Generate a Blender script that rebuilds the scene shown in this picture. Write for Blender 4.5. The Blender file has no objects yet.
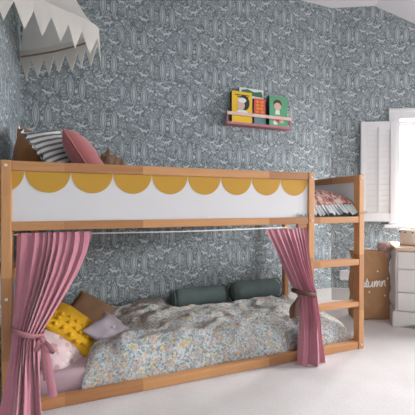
import bpy, bmesh, math, random
from mathutils import Vector, Matrix, noise
random.seed(7)
sc = bpy.context.scene
COL = sc.collection
V = Vector
PI = math.pi

# ------------------------------------------------------------------ camera frame (world: X along bed, Y to the bed wall, Z up)
CAM = V((0.351, -1.686, 0.957))
YAW, PIT, FPX = 0.357, -0.007, 328.68
FWD = V((math.sin(YAW)*math.cos(PIT), math.cos(YAW)*math.cos(PIT), math.sin(PIT)))
RGT = V((math.cos(YAW), -math.sin(YAW), 0))
UPV = RGT.cross(FWD)
def ray(u, v): return FWD + RGT*((u-207.5)/FPX) + UPV*((207.5-v)/FPX)
def onY(u, v, Y):
    d = ray(u, v); return CAM + d*((Y-CAM.y)/d.y)
def onD(u, v, D): return CAM + ray(u, v)*D

# ------------------------------------------------------------------ object helpers
def link(o, parent=None):
    COL.objects.link(o)
    if parent is not None:
        o.parent = parent
        m = Matrix.Identity(4); p = parent
        chain = []
        while p is not None:
            chain.append(p); p = p.parent
        for q in reversed(chain):
            m = m @ q.matrix_parent_inverse @ q.matrix_basis
        o.matrix_parent_inverse = m.inverted()
    return o
def tag(o, label, cat, group=None):
    o['label'] = label; o['category'] = cat
    if group: o['group'] = group
    return o
def thing(name, loc, label, cat, group=None):
    o = bpy.data.objects.new(name, None)
    o.empty_display_size = .05
    o.location = loc
    COL.objects.link(o)
    return tag(o, label, cat, group)
def meshobj(name, verts, faces, mat, parent=None, smooth=False, mw=None, mats=None, fm=None, structure=False):
    me = bpy.data.meshes.new(name)
    me.from_pydata([tuple(v) for v in verts], [], faces)
    for m in (mats or [mat]): me.materials.append(m)
    if fm:
        for p, k in zip(me.polygons, fm): p.material_index = k
    if smooth:
        for p in me.polygons: p.use_smooth = True
    me.update()
    o = bpy.data.objects.new(name, me)
    if mw is not None: o.matrix_basis = mw
    link(o, parent)
    if structure and parent is None: o['kind'] = 'structure'
    return o
def bm_obj(name, bm, mat, parent=None, smooth=False, mw=None, mats=None, structure=False, angle=None):
    me = bpy.data.meshes.new(name)
    bmesh.ops.recalc_face_normals(bm, faces=bm.faces)
    bm.to_mesh(me); bm.free()
    for m in (mats or [mat]): me.materials.append(m)
    if smooth:
        for p in me.polygons: p.use_smooth = True
    o = bpy.data.objects.new(name, me)
    if mw is not None: o.matrix_basis = mw
    link(o, parent)
    if structure and parent is None: o['kind'] = 'structure'
    return o
def add_box(bm, lo, hi, bev=0.0, M=None, mi=0):
    r = bmesh.ops.create_cube(bm, size=1)
    vs = r['verts']
    for v in vs:
        v.co = V((lo[i] + (v.co[i]+.5)*(hi[i]-lo[i]) for i in range(3)))
    fs = list({f for v in vs for f in v.link_faces})
    for f in fs: f.material_index = mi
    if bev > 0:
        es = list({e for v in vs for e in v.link_edges})
        b = bmesh.ops.bevel(bm, geom=es, offset=bev, segments=2, affect='EDGES', profile=.6)
        vs = list({v for f in b['faces'] for v in f.verts} | {v for v in vs if v.is_valid})
        fs2 = {f for v in vs for f in v.link_faces}
        for f in fs2: f.material_index = mi
    if M is not None:
        for v in vs: v.co = M @ v.co
    return vs
def box(name, lo, hi, mat, parent=None, bev=.003, M=None, structure=False):
    bm = bmesh.new(); add_box(bm, lo, hi, bev, M)
    return bm_obj(name, bm, mat, parent, structure=structure)
def tube(name, pts, rad, mat, parent=None, seg=8, mw=None, closed=False, flat=None):
    """swept tube; rad may be a list; flat = (width scale vector) ignored"""
    pts = [V(p) for p in pts]; n = len(pts)
    verts = []; faces = []
    prev = None
    for i, p in enumerate(pts):
        if closed: t = pts[(i+1) % n]-pts[i-1]
        else: t = pts[min(i+1, n-1)]-pts[max(i-1, 0)]
        t.normalize()
        a = prev if prev is not None else (V((0, 0, 1)) if abs(t.z) < .9 else V((1, 0, 0)))
        a = (a - t*a.dot(t)).normalized(); prev = a
        b = t.cross(a)
        r = rad[i] if isinstance(rad, (list, tuple)) else rad
        for k in range(seg):
            an = 2*PI*k/seg
            verts.append(p + a*(math.cos(an)*r) + b*(math.sin(an)*r*(flat or 1)))
    m = n if closed else n-1
    for i in range(m):
        for k in range(seg):
            a0 = i*seg+k; a1 = i*seg+(k+1) % seg; j = ((i+1) % n)*seg
            faces.append((a0, a1, j+(k+1) % seg, j+k))
    if not closed:
        faces.append(tuple(range(seg))[::-1]); faces.append(tuple((n-1)*seg+k for k in range(seg)))
    return meshobj(name, verts, faces, mat, parent, True, mw)
def catmull(P, n):
    P = [V(p) for p in P]
    out = []
    Q = [P[0]*2-P[1]] + P + [P[-1]*2-P[-2]]
    for i in range(1, len(Q)-2):
        for k in range(n):
            t = k/n
            a, b, c, d = Q[i-1], Q[i], Q[i+1], Q[i+2]
            out.append(.5*((2*b)+(c-a)*t+(2*a-5*b+4*c-d)*t*t+(3*b-a-3*c+d)*t**3))
    out.append(P[-1])
    return out
def interp(tab, x):
    if x <= tab[0][0]: return tab[0][1]
    for (a, b), (c, d) in zip(tab, tab[1:]):
        if x <= c:
            t = (x-a)/(c-a); return b+(d-b)*t
    return tab[-1][1]
def sstep(a, b, x):
    t = max(0, min(1, (x-a)/(b-a))); return t*t*(3-2*t)
def basis(c, nrm, up):
    z = V(nrm).normalized(); y = V(up); y = (y - z*y.dot(z)).normalized(); x = y.cross(z)
    M = Matrix.Identity(4)
    for i in range(3):
        M[i][0] = x[i]; M[i][1] = y[i]; M[i][2] = z[i]; M[i][3] = c[i]
    return M

# ------------------------------------------------------------------ node helpers
class NT:
    def __init__(s, name):
        s.m = bpy.data.materials.new(name); s.m.use_nodes = True
        s.t = s.m.node_tree; s.b = s.t.nodes['Principled BSDF']
    def n(s, typ, **kw):
        x = s.t.nodes.new(typ)
        for k, v in kw.items(): setattr(x, k, v)
        return x
    def l(s, a, b): s.t.links.new(a, b)
    def val(s, sock, v):
        if hasattr(v, 'links') or hasattr(v, 'is_linked'): s.l(v, sock)
        else: sock.default_value = v
    def math(s, op, a, b=0.0, c=None, clamp=False):
        x = s.n('ShaderNodeMath', operation=op, use_clamp=clamp)
        s.val(x.inputs[0], a); s.val(x.inputs[1], b)
        if c is not None: s.val(x.inputs[2], c)
        return x.outputs[0]
    def vmath(s, op, a, b=None, c=None):
        x = s.n('ShaderNodeVectorMath', operation=op)
        s.val(x.inputs[0], a)
        if b is not None: s.val(x.inputs[1], b)
        if c is not None: s.val(x.inputs[2], c)
        return x.outputs['Value'] if op in ('LENGTH', 'DOT_PRODUCT', 'DISTANCE') else x.outputs[0]
    def mix(s, f, a, b):
        x = s.n('ShaderNodeMix', data_type='RGBA')
        s.val(x.inputs[0], f)
        for so, v in ((x.inputs[6], a), (x.inputs[7], b)):
            if isinstance(v, tuple): so.default_value = v if len(v) == 4 else v+(1,)
            else: s.l(v, so)
        return x.outputs[2]
    def coord(s, which='Object'):
        return s.n('ShaderNodeTexCoord').outputs[which]
    def mapping(s, vec, loc=(0, 0, 0), rot=(0, 0, 0), scale=(1, 1, 1), typ='POINT'):
        x = s.n('ShaderNodeMapping', vector_type=typ)
        s.l(vec, x.inputs[0]); x.inputs[1].default_value = loc; x.inputs[2].default_value = rot; x.inputs[3].default_value = scale
        return x.outputs[0]
    def noise(s, vec, scale, detail=3, rough=.55):
        x = s.n('ShaderNodeTexNoise'); s.l(vec, x.inputs['Vector'])
        x.inputs['Scale'].default_value = scale; x.inputs['Detail'].default_value = detail; x.inputs['Roughness'].default_value = rough
        return x.outputs[0]
    def voro(s, vec, scale, feature='F1', rnd=1.0):
        x = s.n('ShaderNodeTexVoronoi', feature=feature); s.l(vec, x.inputs['Vector'])
        x.inputs['Scale'].default_value = scale; x.inputs['Randomness'].default_value = rnd
        return x
    def ramp(s, f, stops, const=False):
        x = s.n('ShaderNodeValToRGB'); s.l(f, x.inputs[0])
        e = x.color_ramp.elements
        if const: x.color_ramp.interpolation = 'CONSTANT'
        while len(e) < len(stops): e.new(.5)
        for q, (p, c) in zip(e, stops): q.position = p; q.color = c if len(c) == 4 else tuple(c)+(1,)
        return x.outputs[0]
    def smooth(s, v, a, b, lo=0., hi=1.):
        x = s.n('ShaderNodeMapRange', interpolation_type='SMOOTHSTEP')
        s.val(x.inputs[0], v); x.inputs[1].default_value = a; x.inputs[2].default_value = b
        x.inputs[3].default_value = lo; x.inputs[4].default_value = hi
        return x.outputs[0]
    def bump(s, h, strength=.3, dist=.01):
        x = s.n('ShaderNodeBump'); s.l(h, x.inputs['Height'])
        x.inputs['Strength'].default_value = strength; x.inputs['Distance'].default_value = dist
        s.l(x.outputs[0], s.b.inputs['Normal'])
    def fin(s, col=None, rough=.8, spec=.2, sheen=0):
        if col is not None:
            if isinstance(col, tuple): s.b.inputs['Base Color'].default_value = col if len(col) == 4 else col+(1,)
            else: s.l(col, s.b.inputs['Base Color'])
        s.b.inputs['Roughness'].default_value = rough
        s.b.inputs['Specular IOR Level'].default_value = spec
        if sheen: s.b.inputs['Sheen Weight'].default_value = sheen
        return s.m

def plain(name, c, rough=.7, var=.12, scale=8, bump=0, bscale=200, spec=.2, sheen=0):
    k = NT(name); co = k.coord()
    n = k.noise(co, scale)
    f = k.math('MULTIPLY_ADD', n, 2*var, 1-var)
    col = k.vmath('SCALE', c[:3]); col.node.inputs['Scale'].default_value = 1
    k.l(f, col.node.inputs['Scale'])
    if bump: k.bump(k.noise(co, bscale, 2), bump, .003)
    return k.fin(col, rough, spec, sheen)

def wood(name, axis, c0=(.35, .145, .055), c1=(.60, .29, .115), seg=.37):
    k = NT(name); co = k.coord()
    sc_ = [14, 14, 14]; sc_[axis] = .9
    seg_n = k.n('ShaderNodeSeparateXYZ'); k.l(co, seg_n.inputs[0])
    s = k.math('FLOOR', k.math('DIVIDE', k.math('ADD', seg_n.outputs[axis], .11), seg))
    wn = k.n('ShaderNodeTexWhiteNoise', noise_dimensions='1D'); k.l(s, wn.inputs['W'])
    off = k.n('ShaderNodeCombineXYZ'); k.l(k.math('MULTIPLY', wn.outputs[0], 9.0), off.inputs[0])
    v = k.vmath('ADD', co, off.outputs[0])
    g = k.noise(k.mapping(v, scale=tuple(sc_)), 4.0, 4, .6)
    f = k.math('ADD', k.math('MULTIPLY', g, .75), k.math('MULTIPLY_ADD', wn.outputs[0], .75, -.32))
    col = k.ramp(f, [(.05, c0), (.95, c1)])
    k.bump(g, .08, .002)
    return k.fin(col, .45, .35)

# ------------------------------------------------------------------ wallpaper
def wallpaper(name, tint=(1, 1, 1)):
    k = NT(name)
    uv = k.n('ShaderNodeUVMap').outputs[0]
    CW, CH = .235, .45
    sx = k.n('ShaderNodeSeparateXYZ'); k.l(uv, sx.inputs[0])
    u, v = sx.outputs[0], sx.outputs[1]
    colu = k.math('FLOOR', k.math('DIVIDE', u, CW))
    odd = k.math('FLOORED_MODULO', colu, 2.0)
    v2 = k.math('MULTIPLY_ADD', odd, CH/2, v)
    lx = k.math('SUBTRACT', k.math('FLOORED_MODULO', u, CW), CW/2)
    ly = k.math('SUBTRACT', k.math('FLOORED_MODULO', v2, CH), CH/2)
    cb = k.n('ShaderNodeCombineXYZ'); k.l(lx, cb.inputs[0]); k.l(ly, cb.inputs[1])
    p = cb.outputs[0]
    fld = k.n('ShaderNodeTexNoise'); k.l(uv, fld.inputs['Vector']); fld.inputs['Scale'].default_value = 90; fld.inputs['Detail'].default_value = 1
    jit = k.vmath('MULTIPLY_ADD', fld.outputs[1], (.006, .006, 0), (-.003, -.003, 0))
    pj = k.vmath('ADD', p, jit)
    def ell(x, y, a, b, rot=0, src=None):
        return k.vmath('LENGTH', k.mapping(src or p, (x, y, 0), (0, 0, rot), (a, b, 1), 'TEXTURE'))
    def mn(L):
        r = L[0]
        for q in L[1:]: r = k.math('MINIMUM', r, q)
        return r
    # cypress pair, round trees
    def spindle(x, y, a, b):
        q = k.n('ShaderNodeSeparateXYZ'); k.l(k.mapping(pj, (x, y, 0), (0, 0, 0), (a, b, 1), 'TEXTURE'), q.inputs[0])
        yy = k.math('MULTIPLY_ADD', q.outputs[1], 1.0, .12)
        return k.math('ADD', k.math('ABSOLUTE', q.outputs[0]), k.math('MULTIPLY', yy, yy))
    cyp = mn([spindle(-.046, .088, .025, .098), spindle(.036, .080, .024, .092), spindle(.098, -.130, .019, .070)])
    rnd = mn([ell(-.072, -.075, .044, .042, 0, pj), ell(.068, -.080, .034, .044, 0, pj), ell(-.055, -.185, .048, .034, 0, pj),
              ell(.082, .175, .040, .046, 0, pj), ell(.022, -.135, .034, .038, 0, pj), ell(-.095, .17, .026, .044, 0, pj), ell(-.005, .195, .030, .026, 0, pj),
              ell(.095, .06, .026, .04, 0, pj), ell(-.098, .05, .022, .05, 0, pj)])
    def animal(x, y, s, flip=1):
        f = flip
        return [ell(x, y, .027*s, .0105*s, .08*f), ell(x+.026*s*f, y+.011*s, .009*s, .015*s, -.6*f), ell(x+.036*s*f, y+.018*s, .011*s, .006*s, -.3*f),
                ell(x-.02*s*f, y-.015*s, .0042*s, .013*s, .15), ell(x+.018*s*f, y-.015*s, .004*s, .013*s, -.15), ell(x-.033*s*f, y+.006*s, .014*s, .005*s, -.7*f)]
    ani = mn(animal(-.012, -.066, .95) + animal(.092, .122, .8, -1) + animal(-.078, -.036, .72) + animal(.035, -.208, .9, -1) + animal(-.06, -.125, .6, -1))
    flw = mn([ell(-.006, .05, .012, .016), ell(.055, -.015, .012, .011), ell(-.10, -.13, .011, .014), ell(.10, -.03, .012, .012)])
    vo = k.voro(uv, 62, 'DISTANCE_TO_EDGE').outputs[0]
    v1 = k.voro(uv, 50, 'F1').outputs[0]
    leaf = k.smooth(v1, .26, .44, 1, 0)
    sw = k.math('ABSOLUTE', k.math('SUBTRACT', k.noise(uv, 24, 2), .5))
    scroll = k.smooth(sw, .010, .030, 1, 0)
    fill = k.math('MAXIMUM', k.math('MULTIPLY', leaf, .66), k.math('MULTIPLY', scroll, .50))
    vein = k.smooth(vo, .03, .16)
    def area(d, lo=.84, hi=1.04): return k.smooth(d, lo, hi, 1, 0)
    def halo(d): return k.smooth(d, 1.04, 1.28, 1, 0)
    v3 = k.voro(uv, 66, 'F1').outputs[0]
    lf3 = k.smooth(v3, .24, .46, 1, 0)
    a_r = k.math('MULTIPLY', k.smooth(rnd, .88, 1.12, 1, 0), k.math('MULTIPLY_ADD', lf3, .58, .18))
    crng = k.smooth(k.math('ABSOLUTE', k.math('SUBTRACT', cyp, .55)), .06, .24)
    a_c = k.math('MULTIPLY', area(cyp), k.math('MULTIPLY_ADD', k.math('MULTIPLY', crng, k.math('MULTIPLY_ADD', vein, .45, .55)), .66, .14))
    a_a = k.math('MULTIPLY', area(ani, .85, 1.2), .92)
    a_f = k.math('MULTIPLY', area(flw), .85)
    hl = k.math('MAXIMUM', k.math('MAXIMUM', halo(cyp), k.smooth(rnd, 1.02, 1.22, 1, 0)), k.math('MAXIMUM', k.smooth(ani, 1.2, 1.8, 1, 0), halo(flw)))
    base = k.math('MULTIPLY', fill, k.math('SUBTRACT', 1.0, hl))
    tot = k.math('MAXIMUM', base, a_r)
    notc = k.math('SUBTRACT', 1.0, halo(cyp)); tot = k.math('MAXIMUM', k.math('MULTIPLY', tot, notc), a_c)
    nota = k.math('SUBTRACT', 1.0, k.smooth(ani, 1.1, 1.6, 1, 0)); tot = k.math('MAXIMUM', k.math('MULTIPLY', tot, nota), a_a)
    tot = k.math('MAXIMUM', tot, a_f)
    c0 = tuple(a*b for a, b in zip((.138, .163, .170), tint)); cm = tuple(a*b for a, b in zip((.345, .392, .412), tint)); c1 = tuple(a*b for a, b in zip((.52, .56, .585), tint))
    col = k.ramp(tot, [(0, c0), (.5, cm), (1, c1)])
    return k.fin(col, .75, .2)

M_paper = wallpaper('wallpaper_woodland')
M_white = plain('white_paint', (.60, .60, .61), .45, .03)
M_ceil = plain('ceiling_paint', (.72, .72, .75), .9, .02)
M_base = plain('skirting_paint', (.45, .425, .405), .5, .04)
M_panel = plain('panel_white', (.66, .64, .65), .5, .02)
M_wx, M_wy, M_wz = wood('pine_x', 0), wood('pine_y', 1), wood('pine_z', 2)
M_scal = plain('mustard_paint', (.50, .262, .034), .6, .05, 6)
M_curt = plain('pink_velvet', (.47, .168, .218), .85, .10, 14, .15, 250, sheen=.5)
M_tieb = plain('brown_leather', (.075, .032, .020), .6, .2, 20)
M_green = plain('dark_green_cotton', (.090, .128, .122), .85, .2, 12, .25, 90)
M_rust = plain('rust_velvet', (.26, .10, .032), .8, .25, 9, .2, 120, sheen=.3)
M_dkpink = plain('dark_pink_velvet', (.30, .085, .085), .8, .18, 8, .2, 120, sheen=.3)
M_yel = plain('yellow_cotton', (.70, .37, .015), .85, .12, 10, .25, 150)
M_lil = plain('lilac_cotton', (.40, .345, .385), .8, .15, 9, .2, 150)
M_brown = plain('brown_velvet', (.165, .085, .045), .8, .25, 10, .2, 120)
M_taupe = plain('taupe_wool', (.155, .095, .060), .9, .3, 25, .4, 80)
M_sheet = plain('pink_cotton_sheet', (.56, .40, .45), .85, .06, 6, .15, 60)
M_canv = plain('cream_canvas', (.86, .825, .775), .85, .05, 10, .2, 180)
def translucent(m, f):
    t = m.node_tree; b = t.nodes['Principled BSDF']; tl = t.nodes.new('ShaderNodeBsdfTranslucent'); mx = t.nodes.new('ShaderNodeMixShader')
    lk = b.inputs['Base Color'].links
    t.links.new(lk[0].from_socket, tl.inputs[0]); mx.inputs[0].default_value = f
    t.links.new(b.outputs[0], mx.inputs[1]); t.links.new(tl.outputs[0], mx.inputs[2]); t.links.new(mx.outputs[0], t.nodes['Material Output'].inputs[0])
translucent(M_canv, .5)
M_shelf = plain('pink_wood', (.42, .17, .19), .55, .1, 14)
M_shelf2 = plain('pale_pink_wood', (.68, .48, .42), .55, .1, 14)
M_kraft = plain('kraft_paper', (.39, .215, .105), .75, .16, 9, .35, 28)
M_kraft_in = plain('kraft_paper_inside', (.50, .34, .20), .8, .1, 9)
M_ink = plain('white_ink', (.85, .83, .80), .7, .03)
M_plush = plain('dusty_plush', (.37, .235, .215), .95, .3, 40, .8, 120)
M_chest = plain('chest_paint', (.66, .64, .62), .45, .03)
M_ctop = plain('chest_top_wood', (.62, .42, .30), .4, .12, 12)
M_bask = plain('pale_wicker', (.72, .60, .50), .75, .2, 60, .6, 120)
M_dark = plain('dark_trim', (.03, .03, .03), .5, .1)
M_metal = plain('bolt_metal', (.6, .6, .6), .35, .05)
M_wire = plain('white_wire', (.75, .75, .75), .4, .02)

def carpet():
    k = NT('carpet_loop'); co = k.coord()
    n1 = k.noise(co, 140, 2); n2 = k.noise(co, 3, 3)
    f = k.math('ADD', k.math('MULTIPLY', n1, .5), k.math('MULTIPLY', n2, .35))
    col = k.ramp(f, [(.2, (.44, .40, .39)), (.65, (.68, .645, .635))])
    k.bump(n1, .3, .004)
    return k.fin(col, .95, .1)
M_carpet = carpet()

def floral(name, ground, cols, scale, cover=.42, accent=None):
    k = NT(name); co = k.coord()
    fl = k.n('ShaderNodeTexNoise'); k.l(co, fl.inputs['Vector']); fl.inputs['Scale'].default_value = scale*.8
    w = k.vmath('MULTIPLY_ADD', fl.outputs[1], (.016, .016, .016), (-.008, -.008, -.008))
    c2 = k.vmath('ADD', co, w)
    a = k.voro(c2, scale)
    sep = k.n('ShaderNodeSeparateColor'); k.l(a.outputs['Color'], sep.inputs[0])
    n = len(cols)
    colr = k.ramp(sep.outputs[0], [(i/n, c) for i, c in enumerate(cols)], True)
    m = k.smooth(a.outputs['Distance'], cover, cover+.12, 1, 0)
    col = k.mix(m, ground, colr)
    if accent:
        b = k.voro(co, scale*.33)
        sb = k.n('ShaderNodeSeparateColor'); k.l(b.outputs['Color'], sb.inputs[0])
        ac = k.ramp(sb.outputs[0], [(i/len(accent), c) for i, c in enumerate(accent)], True)
        mm = k.math('MULTIPLY', k.smooth(b.outputs['Distance'], .18, .28, 1, 0), k.smooth(sb.outputs[1], .45, .5))
        col = k.mix(mm, col, ac)
    k.bump(k.noise(co, 45, 3), .25, .006)
    return k.fin(col, .85, .15)
M_duvet = floral('meadow_floral', (.52, .565, .59),
                 [(.17, .24, .28), (.52, .55, .56), (.27, .33, .35), (.48, .29, .18), (.34, .40, .43), (.52, .41, .20), (.46, .48, .46), (.22, .28, .28), (.48, .35, .32), (.33, .39, .40)], 98, .62,
                 [(.66, .42, .05), (.18, .26, .32), (.58, .25, .12), (.20, .27, .20)])
M_rosepil = floral('rose_floral', (.52, .33, .28),
                   [(.26, .075, .06), (.62, .42, .36), (.34, .12, .09), (.20, .09, .07), (.66, .50, .44), (.40, .17, .14)], 46, .54)
M_pinkpil = floral('blush_floral_shade', (.60, .44, .44),
                   [(.45, .26, .25), (.62, .46, .46), (.62, .44, .46), (.48, .29, .27), (.66, .54, .54)], 34, .42)  # pink floral print; its darker spots also paint in the pillow's brown shadows

def stripes(name, a, b, period, axis=1, duty=.45, warp=.004):
    k = NT(name); co = k.coord()
    s = k.n('ShaderNodeSeparateXYZ'); k.l(co, s.inputs[0])
    x = k.math('ADD', s.outputs[axis], k.math('MULTIPLY', k.noise(co, 12), warp))
    f = k.math('ABSOLUTE', k.math('SUBTRACT', k.math('FRACT', k.math('DIVIDE', x, period)), .5))
    m = k.smooth(f, duty/2-.04, duty/2+.04, 1, 0)
    k.bump(k.noise(co, 60), .2, .004)
    return k.fin(k.mix(m, a, b), .85, .15)
M_stripe = stripes('ticking_stripe', (.66, .63, .60), (.12, .135, .14), .031, 1)
def frillmat():
    k = NT('striped_frill'); uv = k.n('ShaderNodeUVMap').outputs[0]
    s = k.n('ShaderNodeSeparateXYZ'); k.l(uv, s.inputs[0])
    f = k.math('ABSOLUTE', k.math('SUBTRACT', k.math('FRACT', s.outputs[0]), .5))
    m = k.smooth(f, .17, .24, 1, 0)
    return k.fin(k.mix(m, (.68, .68, .66), (.20, .25, .29)), .85, .15)
M_frill = frillmat()

# ------------------------------------------------------------------ room shell
YW, XL, ZC = 1.0, -0.081, 2.948
CORNER = V((2.693, YW, 0))
_ang = math.radians(5.0)
WD = V((RGT.x*math.cos(_ang) - FWD.x*math.sin(_ang), RGT.y*math.cos(_ang) - FWD.y*math.sin(_ang), 0)).normalized()   # along window wall
WN = V((WD.y, -WD.x, 0)).normalized()            # towards the room
if WN.dot(CAM-CORNER) < 0: WN = -WN
WM = Matrix(((WD.x, -WN.x, 0, CORNER.x), (WD.y, -WN.y, 0, CORNER.y), (0, 0, 1, 0), (0, 0, 0, 1)))   # local x along wall, y outwards, z up
WMi = WM.inverted()
def onW(u, v, off=0.0):
    """point on the plane parallel to window wall, off metres into the room: returns wall coords (s, z)"""
    d = ray(u, v); q = CORNER + WN*off
    t = (q-CAM).dot(WN)/d.dot(WN)
    P_ = WMi @ (CAM + d*t)
    return P_.x, P_.z

def uvwall(o, f):
    me = o.data; uvl = me.uv_layers.new(name='UVMap')
    for lp in me.loops:
        uvl.data[lp.index].uv = f(me.vertices[lp.vertex_index].co)
def quadwall(name, quads, mat, f, parent=None):
    vs = []; fs = []
    for q in quads:
        b = len(vs); vs += q; fs.append(tuple(range(b, b+len(q))))
    o = meshobj(name, vs, fs, mat, parent, structure=True)
    uvwall(o, f); return o

meshobj('floor', [(-1.2, -5, 0), (5.2, -5, 0), (5.2, 1.6, 0), (-1.2, 1.6, 0)], [(0, 1, 2, 3)], M_carpet, structure=True)
quadwall('wall_back', [[(XL, YW, 0), (CORNER.x, YW, 0), (CORNER.x, YW, ZC), (XL, YW, ZC)]], M_paper, lambda c: (c.x+.055, c.z+.03))
quadwall('wall_left', [[(XL, -3.5, 0), (XL, YW, 0), (XL, YW, ZC), (XL, -3.5, ZC)]], M_paper, lambda c: (c.y+.02, c.z+.03))
# window wall with opening and raking top
sA, zA = onW(374.5, 5); sB, zB = onW(415, 24)
slope = (zB-ZC)/(sB-sA)
SEND = 3.0
def ztop(s): return ZC if s <= sA else ZC + slope*(s-sA)
ws0 = onW(398, 160)[0]; wz0 = onW(400, 224)[1]; wz1 = onW(400, 119)[1]; ws1 = ws0 + 1.15
def wp(s, z, off=0): return WM @ V((s, -off, z))
Q = [[(0, 0), (sA, 0), (sA, ZC), (0, ZC)],
     [(sA, 0), (ws0, 0), (ws0, ztop(ws0)), (sA, ZC)],
     [(ws0, 0), (ws1, 0), (ws1, wz0), (ws0, wz0)],
     [(ws0, wz1), (ws1, wz1), (ws1, ztop(ws1)), (ws0, ztop(ws0))],
     [(ws1, 0), (SEND, 0), (SEND, ztop(SEND)), (ws1, ztop(ws1))]]
quadwall('wall_right', [[wp(s, z) for s, z in q] for q in Q], M_paper, lambda c: ((WMi @ c).x+.14, c.z+.12))
# ceiling: flat part, then slope running down beside the window gable
B0 = wp(sA, ZC); far = 4.5
B1 = B0 + WN*far
S0 = wp(SEND, ztop(SEND)); S1 = S0 + WN*far
meshobj('ceiling', [(XL, YW, ZC), (CORNER.x, YW, ZC), B0, B1, (XL, B1.y, ZC), S0, S1],
        [(0, 1, 2, 3, 4), (2, 5, 6, 3)], M_ceil, structure=True)
box('baseboard_back', (XL, YW-.016, 0), (CORNER.x-.004, YW-.001, .12), M_base, None, .003, structure=True)
box('baseboard_right', (.004, -.017, 0), (SEND, -.001, .12), M_base, None, .003, WM, structure=True)

# window_1
win = bpy.data.objects.new('window_1', None); win.location = wp((ws0+ws1)/2, wz0); COL.objects.link(win); win['kind'] = 'structure'
bm = bmesh.new()
aw = ws0 - onW(388, 109)[0]
za = onW(395, 109, .02)[1]
for lo, hi in (((ws0-aw, -.026, wz0-.005), (ws0+.004, -.001, za)), ((ws1-.004, -.026, wz0-.005), (ws1+aw, -.001, za)), ((ws0+.004, -.026, wz1-.004), (ws1-.004, -.001, za))):
    add_box(bm, lo, hi, .004, WM)
for lo, hi in (((ws0-aw-.006, -.036, za-.028), (ws1+aw+.006, -.0015, za+.004)),):
    add_box(bm, lo, hi, .005, WM)
# reveal lining of the opening
for lo, hi in (((ws0-.002, 0, wz0), (ws0+.012, .16, wz1)), ((ws1-.012, 0, wz0), (ws1+.002, .16, wz1)), ((ws0, 0, wz1-.012), (ws1, .16, wz1+.002)), ((ws0, 0, wz0-.002), (ws1, .16, wz0+.012))):
    add_box(bm, lo, hi, 0, WM)
bm_obj('window_frame', bm, M_white, win)
bm = bmesh.new()
fr = .045; mid = (ws0+ws1)/2; a0, a1, b0, b1 = ws0+.012, ws1-.012, wz0+.012, wz1-.012
for lo, hi in (((a0, .08, b0), (a0+fr, .12, b1)), ((a1-fr, .08, b0), (a1, .12, b1)), ((a0, .08, b1-fr), (a1, .12, b1)), ((a0, .08, b0), (a1, .12, b0+fr)), ((mid-.03, .08, b0), (mid+.03, .12, b1))):
    add_box(bm, lo, hi, .004, WM)
bm_obj('window_sash', bm, M_white, win)
k = NT('window_glass')
tr = k.n('ShaderNodeBsdfTransparent'); gl = k.n('ShaderNodeBsdfGlossy'); gl.inputs['Roughness'].default_value = .03
ms = k.n('ShaderNodeMixShader'); ms.inputs[0].default_value = .05
k.l(tr.outputs[0], ms.inputs[1]); k.l(gl.outputs[0], ms.inputs[2]); k.l(ms.outputs[0], k.t.nodes['Material Output'].inputs[0])
box('window_pane', (a0+.01, .098, b0+.01), (a1-.01, .102, b1-.01), k.m, win, 0, WM)
s_l = onW(383.5, 226, .05)[0]
box('window_sill', (s_l, -.075, wz0-.034), (ws1+aw+.05, .0, wz0-.004), M_white, win, .006, WM)

# shutter panel folded back over the wall
OFF = .045
sh0 = onW(361, 160, OFF+.02)[0]; sh1 = onW(396, 160, OFF+.02)[0]; shb = onW(380, 221.5, OFF+.02)[1]; sht = onW(380, 121.3, OFF+.02)[1]
sh = thing('window_shutter', wp((sh0+sh1)/2, shb, OFF), 'white louvred window shutter folded open flat against the patterned wall', 'shutter')
st = .052
box('stile', (sh0, -OFF-.02, shb), (sh0+st, -OFF+.012, sht), M_white, sh, .003, WM)
box('stile', (sh1-st, -OFF-.02, shb), (sh1, -OFF+.012, sht), M_white, sh, .003, WM)
box('top_rail', (sh0+st, -OFF-.018, sht-.085), (sh1-st, -OFF+.010, sht), M_white, sh, .003, WM)
box('bottom_rail', (sh0+st, -OFF-.018, shb), (sh1-st, -OFF+.010, shb+.085), M_white, sh, .003, WM)
bm = bmesh.new(); nl = 15
lz0, lz1 = shb+.088, sht-.088
for i in range(nl):
    zc = lz0 + (i+.5)*(lz1-lz0)/nl
    R_ = WM @ Matrix.Translation((0, -OFF-.004, zc)) @ Matrix.Rotation(math.radians(-80), 4, 'X')
    add_box(bm, (sh0+st+.001, -.033, -.004), (sh1-st-.001, .033, .004), .003, R_)
bm_obj('louver_panel', bm, M_white, sh)
box('tilt_rod', ((sh0+sh1)/2-.006, -OFF-.036, lz0+.01), ((sh0+sh1)/2+.006, -OFF-.024, lz1+.03), M_white, sh, .002, WM)

# double wall socket
p0 = onW(339.3, 270.3); p1 = onW(353.5, 279.8)
sk = thing('wall_socket', wp((p0[0]+p1[0])/2, p1[1], .005), 'white double power socket on the wallpaper above the skirting behind the ladder', 'socket')
box('plate', (p0[0], -.012, p1[1]), (p1[0], -.001, p0[1]), M_white, sk, .004, WM)
for fx in (.3, .7):
    c = p0[0]+(p1[0]-p0[0])*fx
    box('switch', (c-.008, -.016, p0[1]-.028), (c+.008, -.0122, p0[1]-.010), M_panel, sk, .002, WM)

# ------------------------------------------------------------------ bunk bed
L, PW, PD, H, W = 2.095, .042, .05, 1.16, .915
XM = 1.65
ZR0, ZR1, ZT0 = .841, .882, 1.113
bed = thing('bunk_bed', (L/2, W/2, 0), 'pine framed low bunk bed with white panel of mustard scallops and a short ladder', 'bed')
def bbox(name, lo, hi, mat, bev=.004, par=None): return box(name, lo, hi, mat, par or bed, bev)
for x in (0, XM, L-PW):
    bbox('post', (x, 0, 0 if x != XM else .05), (x+PW, PD, H), M_wz)
for x in (0, L-PW): bbox('post', (x, W-PD, 0), (x+PW, W, H), M_wz)
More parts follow.
